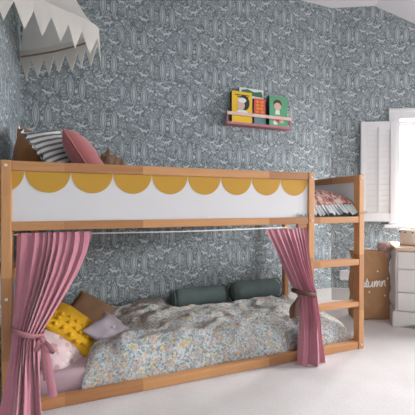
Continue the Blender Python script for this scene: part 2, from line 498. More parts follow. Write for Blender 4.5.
# front rails
bbox('top_rail', (PW, .004, ZT0), (XM, .04, H-.002), M_wx)
bbox('side_rail', (PW, .003, ZR0), (XM, .042, ZR1), M_wx)
bbox('side_rail', (XM+PW, .003, ZR0), (L-PW, .042, ZR1), M_wx)
bbox('bottom_rail', (PW, .004, .002), (L-PW, .046, .05), M_wx)
bbox('bottom_rail', (PW, W-.046, .002), (L-PW, W-.004, .05), M_wx)
for x in (0, L-PW):
    bbox('end_rail', (x+.003, PD, ZT0), (x+PW-.003, W-PD, H-.002), M_wy)
    bbox('end_rail', (x+.003, PD, ZR0), (x+PW-.003, W-PD, ZR1), M_wy)
    bbox('end_rail', (x+.003, PD, .002), (x+PW-.003, W-PD, .05), M_wy)
    bbox('end_panel', (x+.014, PD, ZR1), (x+.026, W-PD, ZT0), M_panel, .001)
bbox('end_rail', (.003, PD, .60), (PW-.003, W-PD, .66), M_wy)
bbox('top_rail', (PW, W-.04, ZT0), (L-PW, W-.004, H-.002), M_wx)
bbox('side_rail', (PW, W-.042, ZR0), (L-PW, W-.003, ZR1), M_wx)
bbox('rear_panel', (PW, W-.03, ZR1), (L-PW, W-.018, ZT0), M_panel, .001)
bbox('mattress_base', (PW, .043, .846), (L-PW, W-.043, .858), M_wx, .001)
# ladder rungs
for z0, z1 in ((.560, .600), (.284, .318)):
    bbox('rung', (XM+PW, .002, z0), (L-PW, .062, z1), M_wx, .005)
bbox('curtain_bracket', (1.575, .006, ZR0-.024), (1.642, .03, ZR0-.001), M_wx, .002)
# front panel with scallops
pan = bbox('front_panel', (PW, .014, ZR1), (XM, .028, ZT0), M_panel, .001)
cusps = [.094+i*.1942 for i in range(9)]
def scallop(xa, xb, clip):
    n = 28; c = (xa+xb)/2; r = (xb-xa)/2*.985
    pts = []
    for i in range(n+1):
        a = PI + PI*i/n
        x = c + r*math.cos(a); z = ZT0-.001 + r*1.02*math.sin(a)
        pts.append((max(x, clip), z))
    vs = [(x, .0138, z) for x, z in pts] + [(x, .0122, z) for x, z in pts]
    m = n+1
    fs = [tuple(range(m, 2*m)), tuple(range(m))[::-1]] + [(i, i+1, m+i+1, m+i) for i in range(n)] + [(m-1, 0, m, 2*m-1)]
    meshobj('scallop', vs, fs, M_scal, pan)
scallop(cusps[0]-.1942, cusps[0], PW+.001)
for a, b in zip(cusps, cusps[1:]): scallop(a, b, PW)
# bolt heads on the posts
for x, z in ((.021, H-.024), (.021, .535), (XM+.021, H-.03), (L-.021, H-.026), (L-.021, .03), (XM+.021, ZR0+.02)):
    bm = bmesh.new(); bmesh.ops.create_cone(bm, cap_ends=True, segments=16, radius1=.007, radius2=.006, depth=.004, matrix=Matrix.Translation((x, -.0015, z)) @ Matrix.Rotation(PI/2, 4, 'X'))
    bm_obj('bolt', bm, M_metal, bed)

# ------------------------------------------------------------------ cloth makers
def pillow_geo(w, h, t, n=22, corner=.10, wr=.006, seed=0, edge=2.4, dent=0):
    """closed cushion: w x h, thickness t, softly pulled-in sides; local z is the face normal"""
    vs = []; idx = {}
    def P_(i, j, s):
        a = -1+2*i/n; b = -1+2*j/n
        a = math.sin(a*PI/2)*.35+a*.65; b = math.sin(b*PI/2)*.35+b*.65
        pull = 1-corner*(1-abs(b)**2)*.5*abs(a); pull2 = 1-corner*(1-abs(a)**2)*.5*abs(b)
        x = a*w/2*pull; y = b*h/2*pull2
        f = max(0, (1-abs(a)**edge))**.55*max(0, (1-abs(b)**edge))**.55
        z = s*t/2*f
        q = V((x*9+seed, y*9, s*3+seed))
        k_ = wr*(noise.noise(q)+.6*noise.noise(q*2.3))*min(1, f*2.5)
        z += s*k_ - dent*s*math.exp(-(a*a+b*b)*18)*(1 if s > 0 else 0)
        x += wr*.8*noise.noise(q+V((5, 1, 2))); y += wr*.8*noise.noise(q+V((1, 7, 3)))
        return V((x, y, z))
    for s in (1, -1):
        for i in range(n+1):
            for j in range(n+1):
                bd = i in (0, n) or j in (0, n)
                if s == -1 and bd: idx[(i, j, s)] = idx[(i, j, 1)]; continue
                idx[(i, j, s)] = len(vs)
                p = P_(i, j, s)
                if bd: p.z = 0
                vs.append(p)
    fs = []
    for s in (1, -1):
        for i in range(n):
            for j in range(n):
                q = (idx[(i, j, s)], idx[(i+1, j, s)], idx[(i+1, j+1, s)], idx[(i, j+1, s)])
                fs.append(q if s == 1 else q[::-1])
    rim = [vs[idx[(i, 0, 1)]] for i in range(n)] + [vs[idx[(n, j, 1)]] for j in range(n)] + [vs[idx[(n-i, n, 1)]] for i in range(n)] + [vs[idx[(0, n-j, 1)]] for j in range(n)]
    return vs, fs, rim
def frill_mesh(name, rim, depth, parent, mw, mat, waves=3, per=.028, amp=.012, droop=0, closed=True):
    n = len(rim); m = n*4 if closed else (n-1)*4+1
    pts = []
    for i in range(m):
        a = rim[i//4]; b = rim[(i//4+1) % n]; pts.append(a.lerp(b, (i % 4)/4))
    c = V((0, 0, 0)); vs = []; arc = 0; us = []
    for i, p in enumerate(pts):
        d = (p-c); d.z = 0; d.normalize()
        tn = ((pts[(i+1) % m]-pts[i-1]) if closed else (pts[min(i+1, m-1)]-pts[max(i-1, 0)])).normalized(); nn = V((tn.y, -tn.x, 0))
        if nn.dot(d) < 0: nn = -nn
        nn = (nn*.8+d*.4).normalized()
        for k_ in range(3):
            f = k_/2
            w_ = amp*f*math.sin(i*1.25+.6*math.sin(i*.37))
            vs.append(p+nn*(depth*f*(1+.15*math.sin(i*.9)))+V((0, 0, w_-droop*f)))
        us.append(arc/per); arc += (pts[(i+1) % m]-p).length
    fs = []; 
    for i in range(m if closed else m-1):
        j = (i+1) % m
        for k_ in range(2): fs.append((i*3+k_, j*3+k_, j*3+k_+1, i*3+k_+1))
    o = meshobj(name, vs, fs, mat, parent, True, mw)
    uvl = o.data.uv_layers.new(name='UVMap')
    for p in o.data.polygons:
        for li, vi in zip(p.loop_indices, p.vertices):
            i = vi//3; u = us[i]
            if closed and i == 0 and max(p.vertices)//3 == m-1: u = arc/per
            uvl.data[li].uv = (u, (vi % 3)/2)
    return o
def cushion(name, c, nrm, up, w, h, t, mat, label, cat='cushion', cover='cover', single=False, rimr=0, rimmat=None, **kw):
    M_ = basis(c, nrm, up)
    vs, fs, rim = pillow_geo(w, h, t, **kw)
    if single:
        o = meshobj(name, vs, fs, mat, None, True, M_)
        tag(o, label, cat)
    else:
        o = thing(name, c, label, cat)
        meshobj(cover, vs, fs, mat, o, True, M_)
    if rimr: tube('piping', [M_ @ p for p in rim], rimr, rimmat or mat, o, 6, closed=True)
    return o, M_, rim

# upper mattress
box('upper_mattress', (PW+.002, .052, .859), (L-PW-.002, W-.052, .906), M_green, None, .02)
tag(bpy.data.objects['upper_mattress'], 'dark green covered mattress on the upper bunk under the frilled pillow', 'mattress')
# pillow at the ladder end
pc = (1.85, .265, .978)
o, M_, rim = cushion('frilled_pillow', pc, (-.03, -.10, 1), (0, 1, .1), .50, .42, .19, M_rosepil, 'rust and pink floral pillow with striped frill on upper bunk above the ladder', 'pillow', seed=3, wr=.008)
frill_mesh('frill', rim, .062, o, M_, M_frill, per=.026, amp=.010, droop=.052)

# upper-bunk cushions
cushion('velvet_cushion', (.115, .47, 1.18), (.42, -.80, .42), (.16, .3, .93), .32, .47, .13, M_rust, 'rust brown velvet cushion in the corner behind the striped cushion', seed=11, wr=.008, rimr=.004)
o, M_, rim = cushion('striped_cushion', (.262, .37, 1.175), (.68, -.54, .49), (-.52, .0, .84), .33, .50, .09, M_stripe, 'grey and white striped cushion with a gathered ruffle edge on upper bunk', seed=21, wr=.006)
frill_mesh('ruffle', rim[-22:], .055, o, M_, M_frill, per=.03, amp=.010, droop=-.045, closed=False)
cushion('piped_cushion', (.405, .33, 1.15), (.84, -.16, .52), (-.53, .0, .85), .38, .50, .14, M_dkpink, 'dark pink velvet cushion leaning against the striped cushion on upper bunk', seed=31, wr=.005, rimr=.005, edge=5)
# crumpled brown bundle
def lump(name, c, rx, ry, rz, mat, label, cat, amp=.25, fr=2.2, seed=0, sub=4, parent=None, flat=-.7):
    bm = bmesh.new(); bmesh.ops.create_icosphere(bm, subdivisions=sub, radius=1)
    for v in bm.verts:
        d = v.co.normalized()
        r = 1 + amp*noise.noise(d*fr+V((seed, 0, 0))) + amp*.5*noise.noise(d*fr*2.7+V((0, seed, 0)))
        p = d*r; p.z = max(p.z, flat)
        v.co = V((p.x*rx, p.y*ry, p.z*rz)) + V(c)
    o = bm_obj(name, bm, mat, parent, True)
    if label: tag(o, label, cat)
    return o
def lathe(name, prof, c, mat, parent, seg=36, wob=0, seed=0):
    vs = []; fs = []
    for i, (r, z) in enumerate(prof):
        for k_ in range(seg):
            a = 2*PI*k_/seg
            rr = r*(1+wob*noise.noise(V((math.cos(a)*1.5, math.sin(a)*1.5, z*8+seed))))
            vs.append((c[0]+rr*math.cos(a), c[1]+rr*math.sin(a), c[2]+z))
    for i in range(len(prof)-1):
        for k_ in range(seg):
            fs.append((i*seg+k_, i*seg+(k_+1) % seg, (i+1)*seg+(k_+1) % seg, (i+1)*seg+k_))
    return meshobj(name, vs, fs, mat, parent, True)

# ------------------------------------------------------------------ lower bunk
low = box('floor_mattress', (PW+.004, .075, .005), (L-PW-.035, W-.052, .135), M_sheet, None, .03)
for p in low.data.polygons: p.use_smooth = True
tag(low, 'pink sheeted mattress on the floor inside the lower bunk', 'mattress')

def duvet():
    x0, x1, y0, y1 = .325, 2.048, .052, .95
    R = .10
    xs = [x0+R*(1-math.cos(i/8*PI/2)) for i in range(8)]; nxm = 150
    xs += [x0+R+(x1-2*R-x0)*i/nxm for i in range(nxm+1)] + [x1-R*(1-math.cos((7-i)/8*PI/2)) for i in range(8)]
    ys = [y0+R*(1-math.cos(i/10*PI/2)) for i in range(10)]; nym = 80
    ys += [y0+R+(y1-R*.5-y0-R)*i/nym for i in range(nym+1)] + [y1-R*.5*(1-math.cos((5-i)/6*PI/2)) for i in range(6)]
    vs = []
    for i, x in enumerate(xs):
        for j, y in enumerate(ys):
            def prof(d, r):
                t = max(0, min(1, d/r)); return math.sqrt(max(0, 1-(1-t)**2))
            h = .222 + .012*math.sin(x*2.1+.5) - .03*(y-.1)
            h -= .03*sstep(1.7, 2.05, x)
            q = V((x*4.2, y*5.5, .3))
            h += .026*noise.noise(q) + .014*noise.noise(q*2.2) + .007*noise.noise(q*5.1)
            cr = noise.noise(V((x*3.1+y*2.5, y*7-x*2.2, 4)))
            h += .020*max(0, 1-abs(cr)*4)
            bol = sstep(.62, .74, y)*sstep(.90, .98, x)*(1-sstep(1.92, 1.99, x))
            h = h*(1-bol) + .148*bol
            h -= .035*(1-sstep(.40, .75, x))
            fr_ = prof(y-y0, R); rt = prof(x1-x, R); lf = prof(x-x0, R*.6); bk = prof(y1-y, R*.5)
            zb_f = .045; zb_l = .137
            top = zb_l + (h-zb_l)*min(lf, bk)
            z = zb_f + (top-zb_f)*fr_*rt
            dx = .0; dy = 0
            if fr_ < .99: dy = -.012*noise.noise(V((x*6, z*9, 1)))*(1-fr_)
            # slanted head edge
            xx = x + (.20*y)*max(0, 1-(x-x0)/.5)
            vs.append((xx+dx, y+dy, z))
    ny = len(ys); nx = len(xs)
    fs = [(i*ny+j, (i+1)*ny+j, (i+1)*ny+j+1, i*ny+j+1) for i in range(nx-1) for j in range(ny-1)]
    o = meshobj('floral_duvet', vs, fs, M_duvet, None, True)
    tag(o, 'rumpled meadow floral duvet spread over the lower bunk mattress', 'duvet')
duvet()

def bolster(xa, xb, yc, zc, r, label, seed, rot=0):
    n, seg = 34, 28
    Lh = (xb-xa)/2
    Mx = Matrix.Translation(((xa+xb)/2, yc, zc)) @ Matrix.Rotation(rot, 4, 'Z')
    vs = []; fs = []
    for i in range(n+1):
        t = -1+2*i/n
        t = math.sin(t*PI/2)*.5+t*.5
        e = (1-abs(t)**9)**.5 if abs(t) < 1 else 0
        for k_ in range(seg):
            a = 2*PI*k_/seg
            rr = r*(e*.97+.03)*(1+.05*math.sin(a*7+seed)*max(0, abs(t)-.6)*2.5 + .05*noise.noise(V((t*3+seed, math.cos(a)*1.6, math.sin(a)*1.6))))
            vs.append(V((t*Lh, rr*math.cos(a), rr*.95*math.sin(a))))
    for i in range(n):
        for k_ in range(seg): fs.append((i*seg+k_, (i+1)*seg+k_, (i+1)*seg+(k_+1) % seg, i*seg+(k_+1) % seg))
    fs += [tuple(range(seg)), tuple(n*seg+k_ for k_ in range(seg))[::-1]]
    th = thing('bolster', ((xa+xb)/2, yc, zc-r), label, 'bolster', 'dark green bolsters along the wall')
    meshobj('cover', vs, fs, M_green, th, True, Mx)
    for s in (-1, 1):
        pts = [Mx @ V((s*Lh*.93, r*.93*math.cos(2*PI*k_/24), r*.90*math.sin(2*PI*k_/24))) for k_ in range(24)]
        tube('piping', pts, .005, M_green, th, 6, closed=True)
bolster(.972, 1.442, .80, .222, .084, 'dark green bolster on the duvet, the one nearer the lilac cushion', 2, .02)
bolster(1.462, 1.945, .79, .236, .088, 'dark green bolster on the duvet, the one nearer the ladder', 6, .06)

# cushions at the head of the lower bunk
cushion('blush_pillow', (.225, .235, .195), (.50, -.50, .70), (-.70, .25, .6), .29, .30, .10, M_pinkpil, 'pale pink floral pillow behind the tied curtain, under the yellow cushion', 'pillow', single=True, seed=41, wr=.01)
o, M_, rim = cushion('tufted_cushion', (.290, .385, .232), (.66, -.16, .74), (-.74, .10, .66), .34, .35, .14, M_yel, 'bright yellow cushion with tufts along its edge on the lower bunk', seed=51, wr=.006)
rr_ = random.Random(5)
for r in range(3):
    for i in range(8):
        x = (-.150, -.105, -.060)[r] + .008*rr_.uniform(-1, 1); y_ = .150-.31*i/7 + .010*rr_.uniform(-1, 1)
        a_, b_ = min(.999, abs(2*x/.34)), min(.999, abs(2*y_/.35))
        p = M_ @ V((x, y_, .07*(1-a_**2.4)**.55*(1-b_**2.4)**.55+.003))
        lump('tuft', p, .0105+.004*rr_.random(), .0105, .010+.004*rr_.random(), M_yel, None, None, .4, 3, r*9+i+1, 2, o, -2)
cushion('leather_cushion', (.415, .72, .20), (.48, -.26, .83), (-.80, .15, .56), .40, .36, .10, M_brown, 'dark brown piped cushion against the wallpaper behind the lilac cushion', seed=61, wr=.006, rimr=.005, rimmat=plain('tan_piping', (.32, .17, .08), .6))
o, M_, rim = cushion('buttoned_cushion', (.492, .325, .212), (.40, -.34, .85), (-.72, .35, .6), .27, .25, .09, M_lil, 'pale lilac grey cushion with pointed corners and a button on the duvet', seed=71, wr=.012, corner=.32, dent=.018)
lump('button', M_ @ V((0, 0, .034)), .012, .012, .009, plain('lilac_button', (.62, .58, .62), .6), None, None, .05, 1, 1, 2, o, -2)

# ------------------------------------------------------------------ curtains
def curtain(name, label, left, right, ytab, pleats, amp, zt, seed, hem=0.0, group=None):
    """left/right: tables z -> X of the two edges; ytab: z -> depth"""
    root = thing(name, ((left[0][1]+right[0][1])/2, ytab[0][1], 0), label, 'curtain', group)
    nz, nx = 70, pleats*12
    zb = left[0][0]; vs = []; fs = []
    for j in range(nz+1):
        z = zb+(zt-zb)*j/nz
        xl, xr = interp(left, z), interp(right, z); yc = interp(ytab, z); am = interp(amp, z)
        wdt = xr-xl
        for i in range(nx+1):
            s = i/nx
            ph = 2*PI*pleats*(s + .14*noise.noise(V((s*3.3+seed, z*.4, 0))) + .012*noise.noise(V((s*9, z*2.2, seed))))
            ry = math.sin(ph); ry = math.copysign(abs(ry)**.75, ry)
            wl = 1-sstep(.12, .34, z)
            ry = ry*(1-.75*wl) + .9*wl*math.sin(ph*.37+seed)
            lag = (1-.8*wl)*.35*wdt/pleats*math.sin(2*ph+.7)
            dep = am*ry*max(.15, .8+1.1*noise.noise(V((s*5, z*1.3, seed+3))))
            # bulge so that the gathered cloth is round in plan
            yb = -interp(ytab, z)*0 - (.25*wdt if True else 0)*math.sin(PI*s)*interp([(0, .55), (.33, 1.0), (.42, 1.0), (.6, .4), (.8, .05)], z)
            vs.append((xl+wdt*s+lag*.5, yc+dep+yb, z + (hem*math.sin(s*17+seed) if j == 0 else 0)))
    for j in range(nz):
        for i in range(nx):
            a = j*(nx+1)+i; fs.append((a, a+1, a+nx+2, a+nx+1))
    meshobj('cloth', vs, fs, M_curt, root, True)
    return root
# edges measured along the bed front
def ed(L_, Y): 
    r = sorted((onY(u, v, Y).z, onY(u, v, Y).x) for u, v in L_); return r
YC = -.015
lc_l = ed([(15, 234), (14.8, 280), (13.5, 315), (13, 331), (11.5, 351), (7.5, 375), (3, 400), (-2, 421)], YC)
lc_r = ed([(91.5, 236), (88.5, 251), (79.5, 270.6), (68, 290), (53, 314), (40, 334), (40, 350), (41.5, 375), (43, 400), (44, 421)], YC)
lz = [lc_l[0][0]]
lc_l[0] = (.004, lc_l[0][1]); lc_r[0] = (.004, lc_r[0][1])
cur = curtain('gathered_curtain', 'dusty pink curtain tied back with a pink bow beside the yellow cushion', lc_l, lc_r,
        [(0, -.05), (.25, -.05), (.37, -.03), (.6, .0), (.82, .022)], 9, [(0, .024), (.25, .018), (.37, .012), (.5, .017), (.74, .014), (.79, .006), (.83, .012)], onY(15, 234, YC).z, 3.3)
rc_l = ed([(269, 230), (280.5, 257), (291.5, 285), (297.5, 296), (297, 313), (296.5, 334), (295.5, 361)], YC)
rc_r = ed([(309.2, 228), (310.5, 260), (313, 285), (315.3, 291), (316.5, 310), (319, 334), (322.5, 359)], YC)
rc_l[0] = (.004, rc_l[0][1]); rc_r[0] = (.004, rc_r[0][1])
cur2 = curtain('gathered_curtain', 'dusty pink curtain held by a brown leather strap beside the ladder post', rc_l, rc_r,
        [(0, -.05), (.25, -.05), (.37, -.03), (.6, .0), (.82, .022)], 8, [(0, .024), (.25, .018), (.37, .012), (.5, .017), (.74, .014), (.79, .006), (.83, .012)], onY(269, 230, YC).z, 8.1)
# ties
def ring(name, cx, cy, z0, z1, rx, ry, rad, mat, par, flat=None):
    pts = []
    for i in range(28):
        a = 2*PI*i/28
        pts.append((cx+rx*math.cos(a), cy+ry*math.sin(a), z0+(z1-z0)*(.5+.5*math.cos(a))))
    return tube(name, pts, rad, mat, par, 8, closed=True, flat=flat)
pL = onY(13, 330, -.06); pR = onY(41, 337, -.06)
M_tie1 = plain('pink_ribbon', (.33, .13, .145), .8, .15, 14)
ring('tie_band', (pL.x+pR.x)/2, -.032, pL.z, pR.z, (pR.x-pL.x)/2+.008, .052, .011, M_tie1, cur, .45)
kx = onY(42, 341, -.085)
lump('bow_knot', kx, .016, .014, .018, M_tie1, None, None, .3, 2, 4, 3, cur, -2)
def ribbon(name, pts, wd, mat, par, nrm=(0, -1, 0), th=.002):
    P = catmull(pts, 8); vs = []; fs = []
    for i, p in enumerate(P):
        t = (P[min(i+1, len(P)-1)]-P[max(i-1, 0)]).normalized(); s = t.cross(V(nrm)).normalized()
        w_ = wd[0]+(wd[1]-wd[0])*i/(len(P)-1)
        for a, b in ((-1, 0), (0, -.5), (1, 0)):
            vs.append(p+s*(a*w_/2)+V(nrm)*(-b*w_*.35))
    for i in range(len(P)-1):
        for k_ in range(2): fs.append((i*3+k_, i*3+k_+1, i*3+k_+4, i*3+k_+3))
    return meshobj(name, vs, fs, mat, par, True)
def loop_pts(a, b, r, out):
    a, b = V(a), V(b); m = (a+b)/2
    return [a, m+V((0, -.01, r)), b, m+V((0, .012, -r)), a+V((0, .01, 0))]
for (u, v) in ((53, 352), (36, 350)):
    ribbon('bow_loop', loop_pts(kx, onY(u, v, -.095), .014, 0), (.018, .018), M_tie1, cur)
ribbon('ribbon_tail', [kx, onY(47, 356, -.09), onY(49, 372, -.085), onY(53, 397, -.08)], (.022, .036), M_curt, cur)
ribbon('ribbon_tail', [kx, onY(43, 352, -.095), onY(44, 366, -.09), onY(46, 380, -.085)], (.016, .022), M_tie1, cur)
pL = onY(297.5, 297, -.05); pR = onY(316.5, 289.5, -.05)
ring('strap', (pL.x+pR.x)/2, -.02, pR.z, pL.z, (pR.x-pL.x)/2+.006, .06, .013, M_tieb, cur2, .4)
ribbon('strap_tail', [pL+V((.004, -.01, 0)), onY(296, 303, -.05), onY(292.5, 309, -.05), onY(293, 318, -.05)], (.026, .05), M_tieb, cur2)
ribbon('strap_tail', [pL+V((.004, -.016, 0)), onY(297, 303, -.06), onY(296, 310, -.06), onY(296, 316, -.06)], (.022, .035), M_tieb, cur2)
# curtain wire
w0 = onY(12, 234.5, .03); w1 = onY(308.5, 228.3, .03)
wr_ = tube('curtain_wire', [V((PW+.001, .03, .822)), V((.85, .03, .814)), V((XM-.001, .03, .822))], .0035, M_wire, None, 8)
tag(wr_, 'thin white curtain wire stretched below the scalloped panel between the posts', 'curtain wire')

# ------------------------------------------------------------------ canopy over the head end
def canopy():
    root = thing('bed_canopy', (XL+.02, .62, 2.02), 'cream fabric bed canopy with zigzag edge hanging over the head of the bunk', 'canopy')
    plan = catmull([(XL+.004, .25, 0), (.06, .31, 0), (.22, .385, 0), (.36, .445, 0), (.425, .50, 0), (.43, .56, 0), (.37, .64, 0), (.20, .79, 0), (.06, .89, 0), (XL+.004, .975, 0)], 24)
    # arc length resample
    ln = [0]
    for a, b in zip(plan, plan[1:]): ln.append(ln[-1]+(b-a).length)
    T = ln[-1]; teeth = 14; per = 8; N = teeth*per
    def at(s):
        s = max(0, min(T, s))
        for i in range(len(ln)-1):
            if s <= ln[i+1]:
                t = (s-ln[i])/max(1e-9, ln[i+1]-ln[i]); return plan[i].lerp(plan[i+1], t)
        return plan[-1]
    zs = lambda f: 2.025-.05*f
    vs = []; fs = []
    rows = 5
    for i in range(N+1):
        f = i/N; p = at(f*T)
        ph = (i % per)/per; tri = 1-abs(2*ph-1)
        top = zs(f)+.075; bot = zs(f)-.122*tri-.001
        nx_ = V((p.x-.05, p.y-.62, 0)).normalized()
        for r in range(rows):
            t = r/(rows-1); z = top+(bot-top)*t
            fl = .010*math.sin(f*31)*t
            vs.append((max(XL+.002, p.x+nx_.x*fl), min(YW-.01, p.y+nx_.y*fl), z))
    for i in range(N):
        for r in range(rows-1): fs.append((i*rows+r, (i+1)*rows+r, (i+1)*rows+r+1, i*rows+r+1))
    o = meshobj('zigzag_valance', vs, fs, M_canv, root, False)
    sol = o.modifiers.new('thickness', 'SOLIDIFY'); sol.thickness = .003
    # hood rising to a peak
    apex = V((.03, .62, 2.93)); vs = []; fs = []; R_ = 22
    for i in range(N+1):
        f = i/N; p = at(f*T); p = V((p.x, p.y, zs(f)+.074))
        for r in range(R_+1):
            t = r/R_
            g = t**.72
            q = p.lerp(apex, t)
            hx = p.x+(apex.x-p.x)*g; hy = p.y+(apex.y-p.y)*g
            fold = .012*math.sin(f*40)*math.sin(PI*t)
            vs.append((max(XL+.002, hx+fold), min(YW-.01, hy+fold*.6), q.z))
    for i in range(N):
        for r in range(R_): fs.append((i*(R_+1)+r, (i+1)*(R_+1)+r, (i+1)*(R_+1)+r+1, i*(R_+1)+r+1))
    meshobj('hood', vs, fs, M_canv, root, True)
    hoop = [at(f/60*T)*1.0 for f in range(61)]
    hoop = [V((max(XL+.012, .95*(p.x-.05)+.05), .62+.95*(p.y-.62), zs(i/60)+.03)) for i, p in enumerate(hoop)]
    tube('hoop', hoop, .006, plain('tan_seam', (.34, .24, .18), .8), root, 8)
canopy()

# ------------------------------------------------------------------ wall ledge and books
sx0, sx1 = 1.497, 2.150
Zs = 1.662
lf = thing('book_ledge', ((sx0+sx1)/2, YW-.06, Zs), 'pink wooden book ledge with a front rail fixed to the wallpaper above the bunk', 'shelf')
DP = .09
box('plank', (sx0, YW-DP, Zs), (sx1, YW-.001, Zs+.022), M_shelf, lf, .003)
for x in (sx0, sx1-.014): box('upright', (x, YW-DP, Zs+.022), (x+.014, YW-DP+.014, Zs+.118), M_shelf, lf, .003)
box('front_rail', (sx0+.002, YW-DP-.008, Zs+.078), (sx1-.002, YW-DP-.0005, Zs+.106), M_shelf2, lf, .002)

def flat(name, pts, y, mat, par, th=.0012):
    n = len(pts); vs = [(x, y, z) for x, z in pts]+[(x, y-th, z) for x, z in pts]
    fs = [tuple(range(n, 2*n)), tuple(range(n))[::-1]]+[(i, (i+1) % n, n+(i+1) % n, n+i) for i in range(n)]
    o = meshobj(name, vs, fs, mat, par)
    bm = bmesh.new(); bm.from_mesh(o.data); bmesh.ops.recalc_face_normals(bm, faces=bm.faces); bm.to_mesh(o.data); bm.free()
    return o
def disc(cx, cz, rx, rz, a0=0, a1=2*PI, n=26): return [(cx+rx*math.cos(a0+(a1-a0)*i/n), cz+rz*math.sin(a0+(a1-a0)*i/n)) for i in range(n if a1-a0 > 6.2 else n+1)]
M_page = plain('book_pages', (.72, .69, .62), .8, .05)
def book(name, x0, x1, z1, yf, th, cov, label, spine=None):
    b = thing(name, ((x0+x1)/2, yf+th/2, Zs+.0225), label, 'book', 'picture books on the pink ledge')
    z0 = Zs+.0228
    box('front_cover', (x0, yf, z0), (x1, yf+.003, z1), cov, b, .001)
    box('back_cover', (x0, yf+th-.003, z0), (x1, yf+th, z1), spine or cov, b, .001)
    box('spine', (x0, yf+.003, z0), (x0+.003, yf+th-.003, z1), spine or cov, b, .001)
    box('page_block', (x0+.003, yf+.003, z0+.002), (x1-.003, yf+th-.003, z1-.003), M_page, b, .001)
    return b
def px_x(u, Y): return onY(u, 110, Y).x
YF = YW-DP+.006
mk = lambda n, c: plain(n, c, .55, .05)
M_by, M_br, M_bg, M_bd, M_bt = mk('cover_yellow', (.78, .48, .025)), mk('cover_red', (.62, .085, .06)), mk('cover_green', (.10, .34, .18)), mk('cover_dark', (.022, .045, .040)), mk('cover_teal', (.12, .22, .23))
M_skin, M_hair, M_hair2, M_bw, M_or = mk('print_skin', (.62, .42, .32)), mk('print_black', (.02, .03, .035)), mk('print_brown', (.10, .035, .022)), mk('print_white', (.72, .74, .72)), mk('print_orange', (.75, .26, .03))
zt = lambda u, v, Y: onY(u, v, Y).z
# yellow
xa, xb, z1 = px_x(232, YF), px_x(252, YF), zt(240, 91.5, YF)
b = book('picture_book', xa, xb, z1, YF, .046, M_by, 'yellow picture book with a dark haired face on its cover on the pink ledge', M_bd)
cx, cz = (xa+xb)/2+.005, z1-.105; y = YF-.0002
w = xb-xa
flat('cover_hair', disc(cx+.012, cz+.008, .056, .066), y, M_hair, b)
flat('cover_face', disc(cx-.018, cz-.014, .038, .044), y-.0013, M_skin, b)
flat('cover_cap', disc(cx-.006, cz+.030, .040, .022), y-.0014, M_bw, b)
flat('cover_collar', disc(cx-.005, cz-.075, .052, .022, 0, PI), y-.0013, M_bw, b)
for i, (a, c_) in enumerate(((-.055, .045), (-.03, .03))):
    flat('cover_title', [(cx-.075+i*.02, z1-.026-i*.014), (cx+.065-i*.01, z1-.026-i*.014), (cx+.065-i*.01, z1-.034-i*.014), (cx-.075+i*.02, z1-.034-i*.014)], y, M_hair, b, .0008)
# pale tall book behind
xa2, xb2 = px_x(239.5, YW-.035), px_x(263.5, YW-.035)
zz = zt(250, 88.5, YW-.035)
b = book('picture_book', xa2, xb2, zz, YW-.0335, .020, M_bw, 'pale white and green picture book standing behind the yellow and red books', M_bd)
flat('cover_leaf', [(xa2+.02, zz-.02), (xa2+.08, zz-.008), (xa2+.15, zz-.03), (xa2+.22, zz-.018), (xb2-.01, zz-.045), (xb2-.01, zz-.07), (xa2+.02, zz-.06)], YW-.0337, mk('print_leaf', (.05, .16, .09)), b)
# red
xa, xb, z1 = px_x(254.3, YF+.012), px_x(265.2, YF+.012), zt(258, 98.5, YF+.012)
b = book('picture_book', xa, xb, z1, YF+.012, .034, M_br, 'small red and orange picture book between the yellow and green books', M_bd)
flat('cover_band', [(xa, Zs+.024), (xb, Zs+.024), (xb, Zs+.095), (xa, Zs+.095)], YF+.0118, M_bt, b)
rnd_ = random.Random(3)
for i in range(4):
    for j in range(2):
        flat('cover_print', disc(xa+.035+j*.042+rnd_.uniform(-.006, .006), z1-.03-i*.03, .017, .011), YF+.0118, M_or, b, .001)
# green
xa, xb, z1 = px_x(269.5, YF), px_x(287.5, YF), zt(279, 96.5, YF)
b = book('picture_book', xa, xb, z1, YF, .056, M_bg, 'green picture book with a brown haired child on its cover on the pink ledge', M_bd)
cx, cz = (xa+xb)/2-.012, z1-.082; y = YF-.0002
flat('cover_hair', disc(cx, cz+.014, .044, .036), y, M_hair2, b)
flat('cover_face', disc(cx, cz-.012, .037, .034), y-.0013, M_skin, b)
flat('cover_neck', [(cx-.02, cz-.045), (cx+.02, cz-.045), (cx+.026, cz-.085), (cx-.026, cz-.085)], y, M_bw, b)
for dx, dz, m_ in ((-.05, -.12, M_br), (.0, -.14, M_br), (.045, -.14, M_skin), (-.02, -.16, M_bw), (.03, -.115, M_br)):
    flat('cover_flower', disc(cx+dx, cz+dz, .024, .02), y, m_, b)

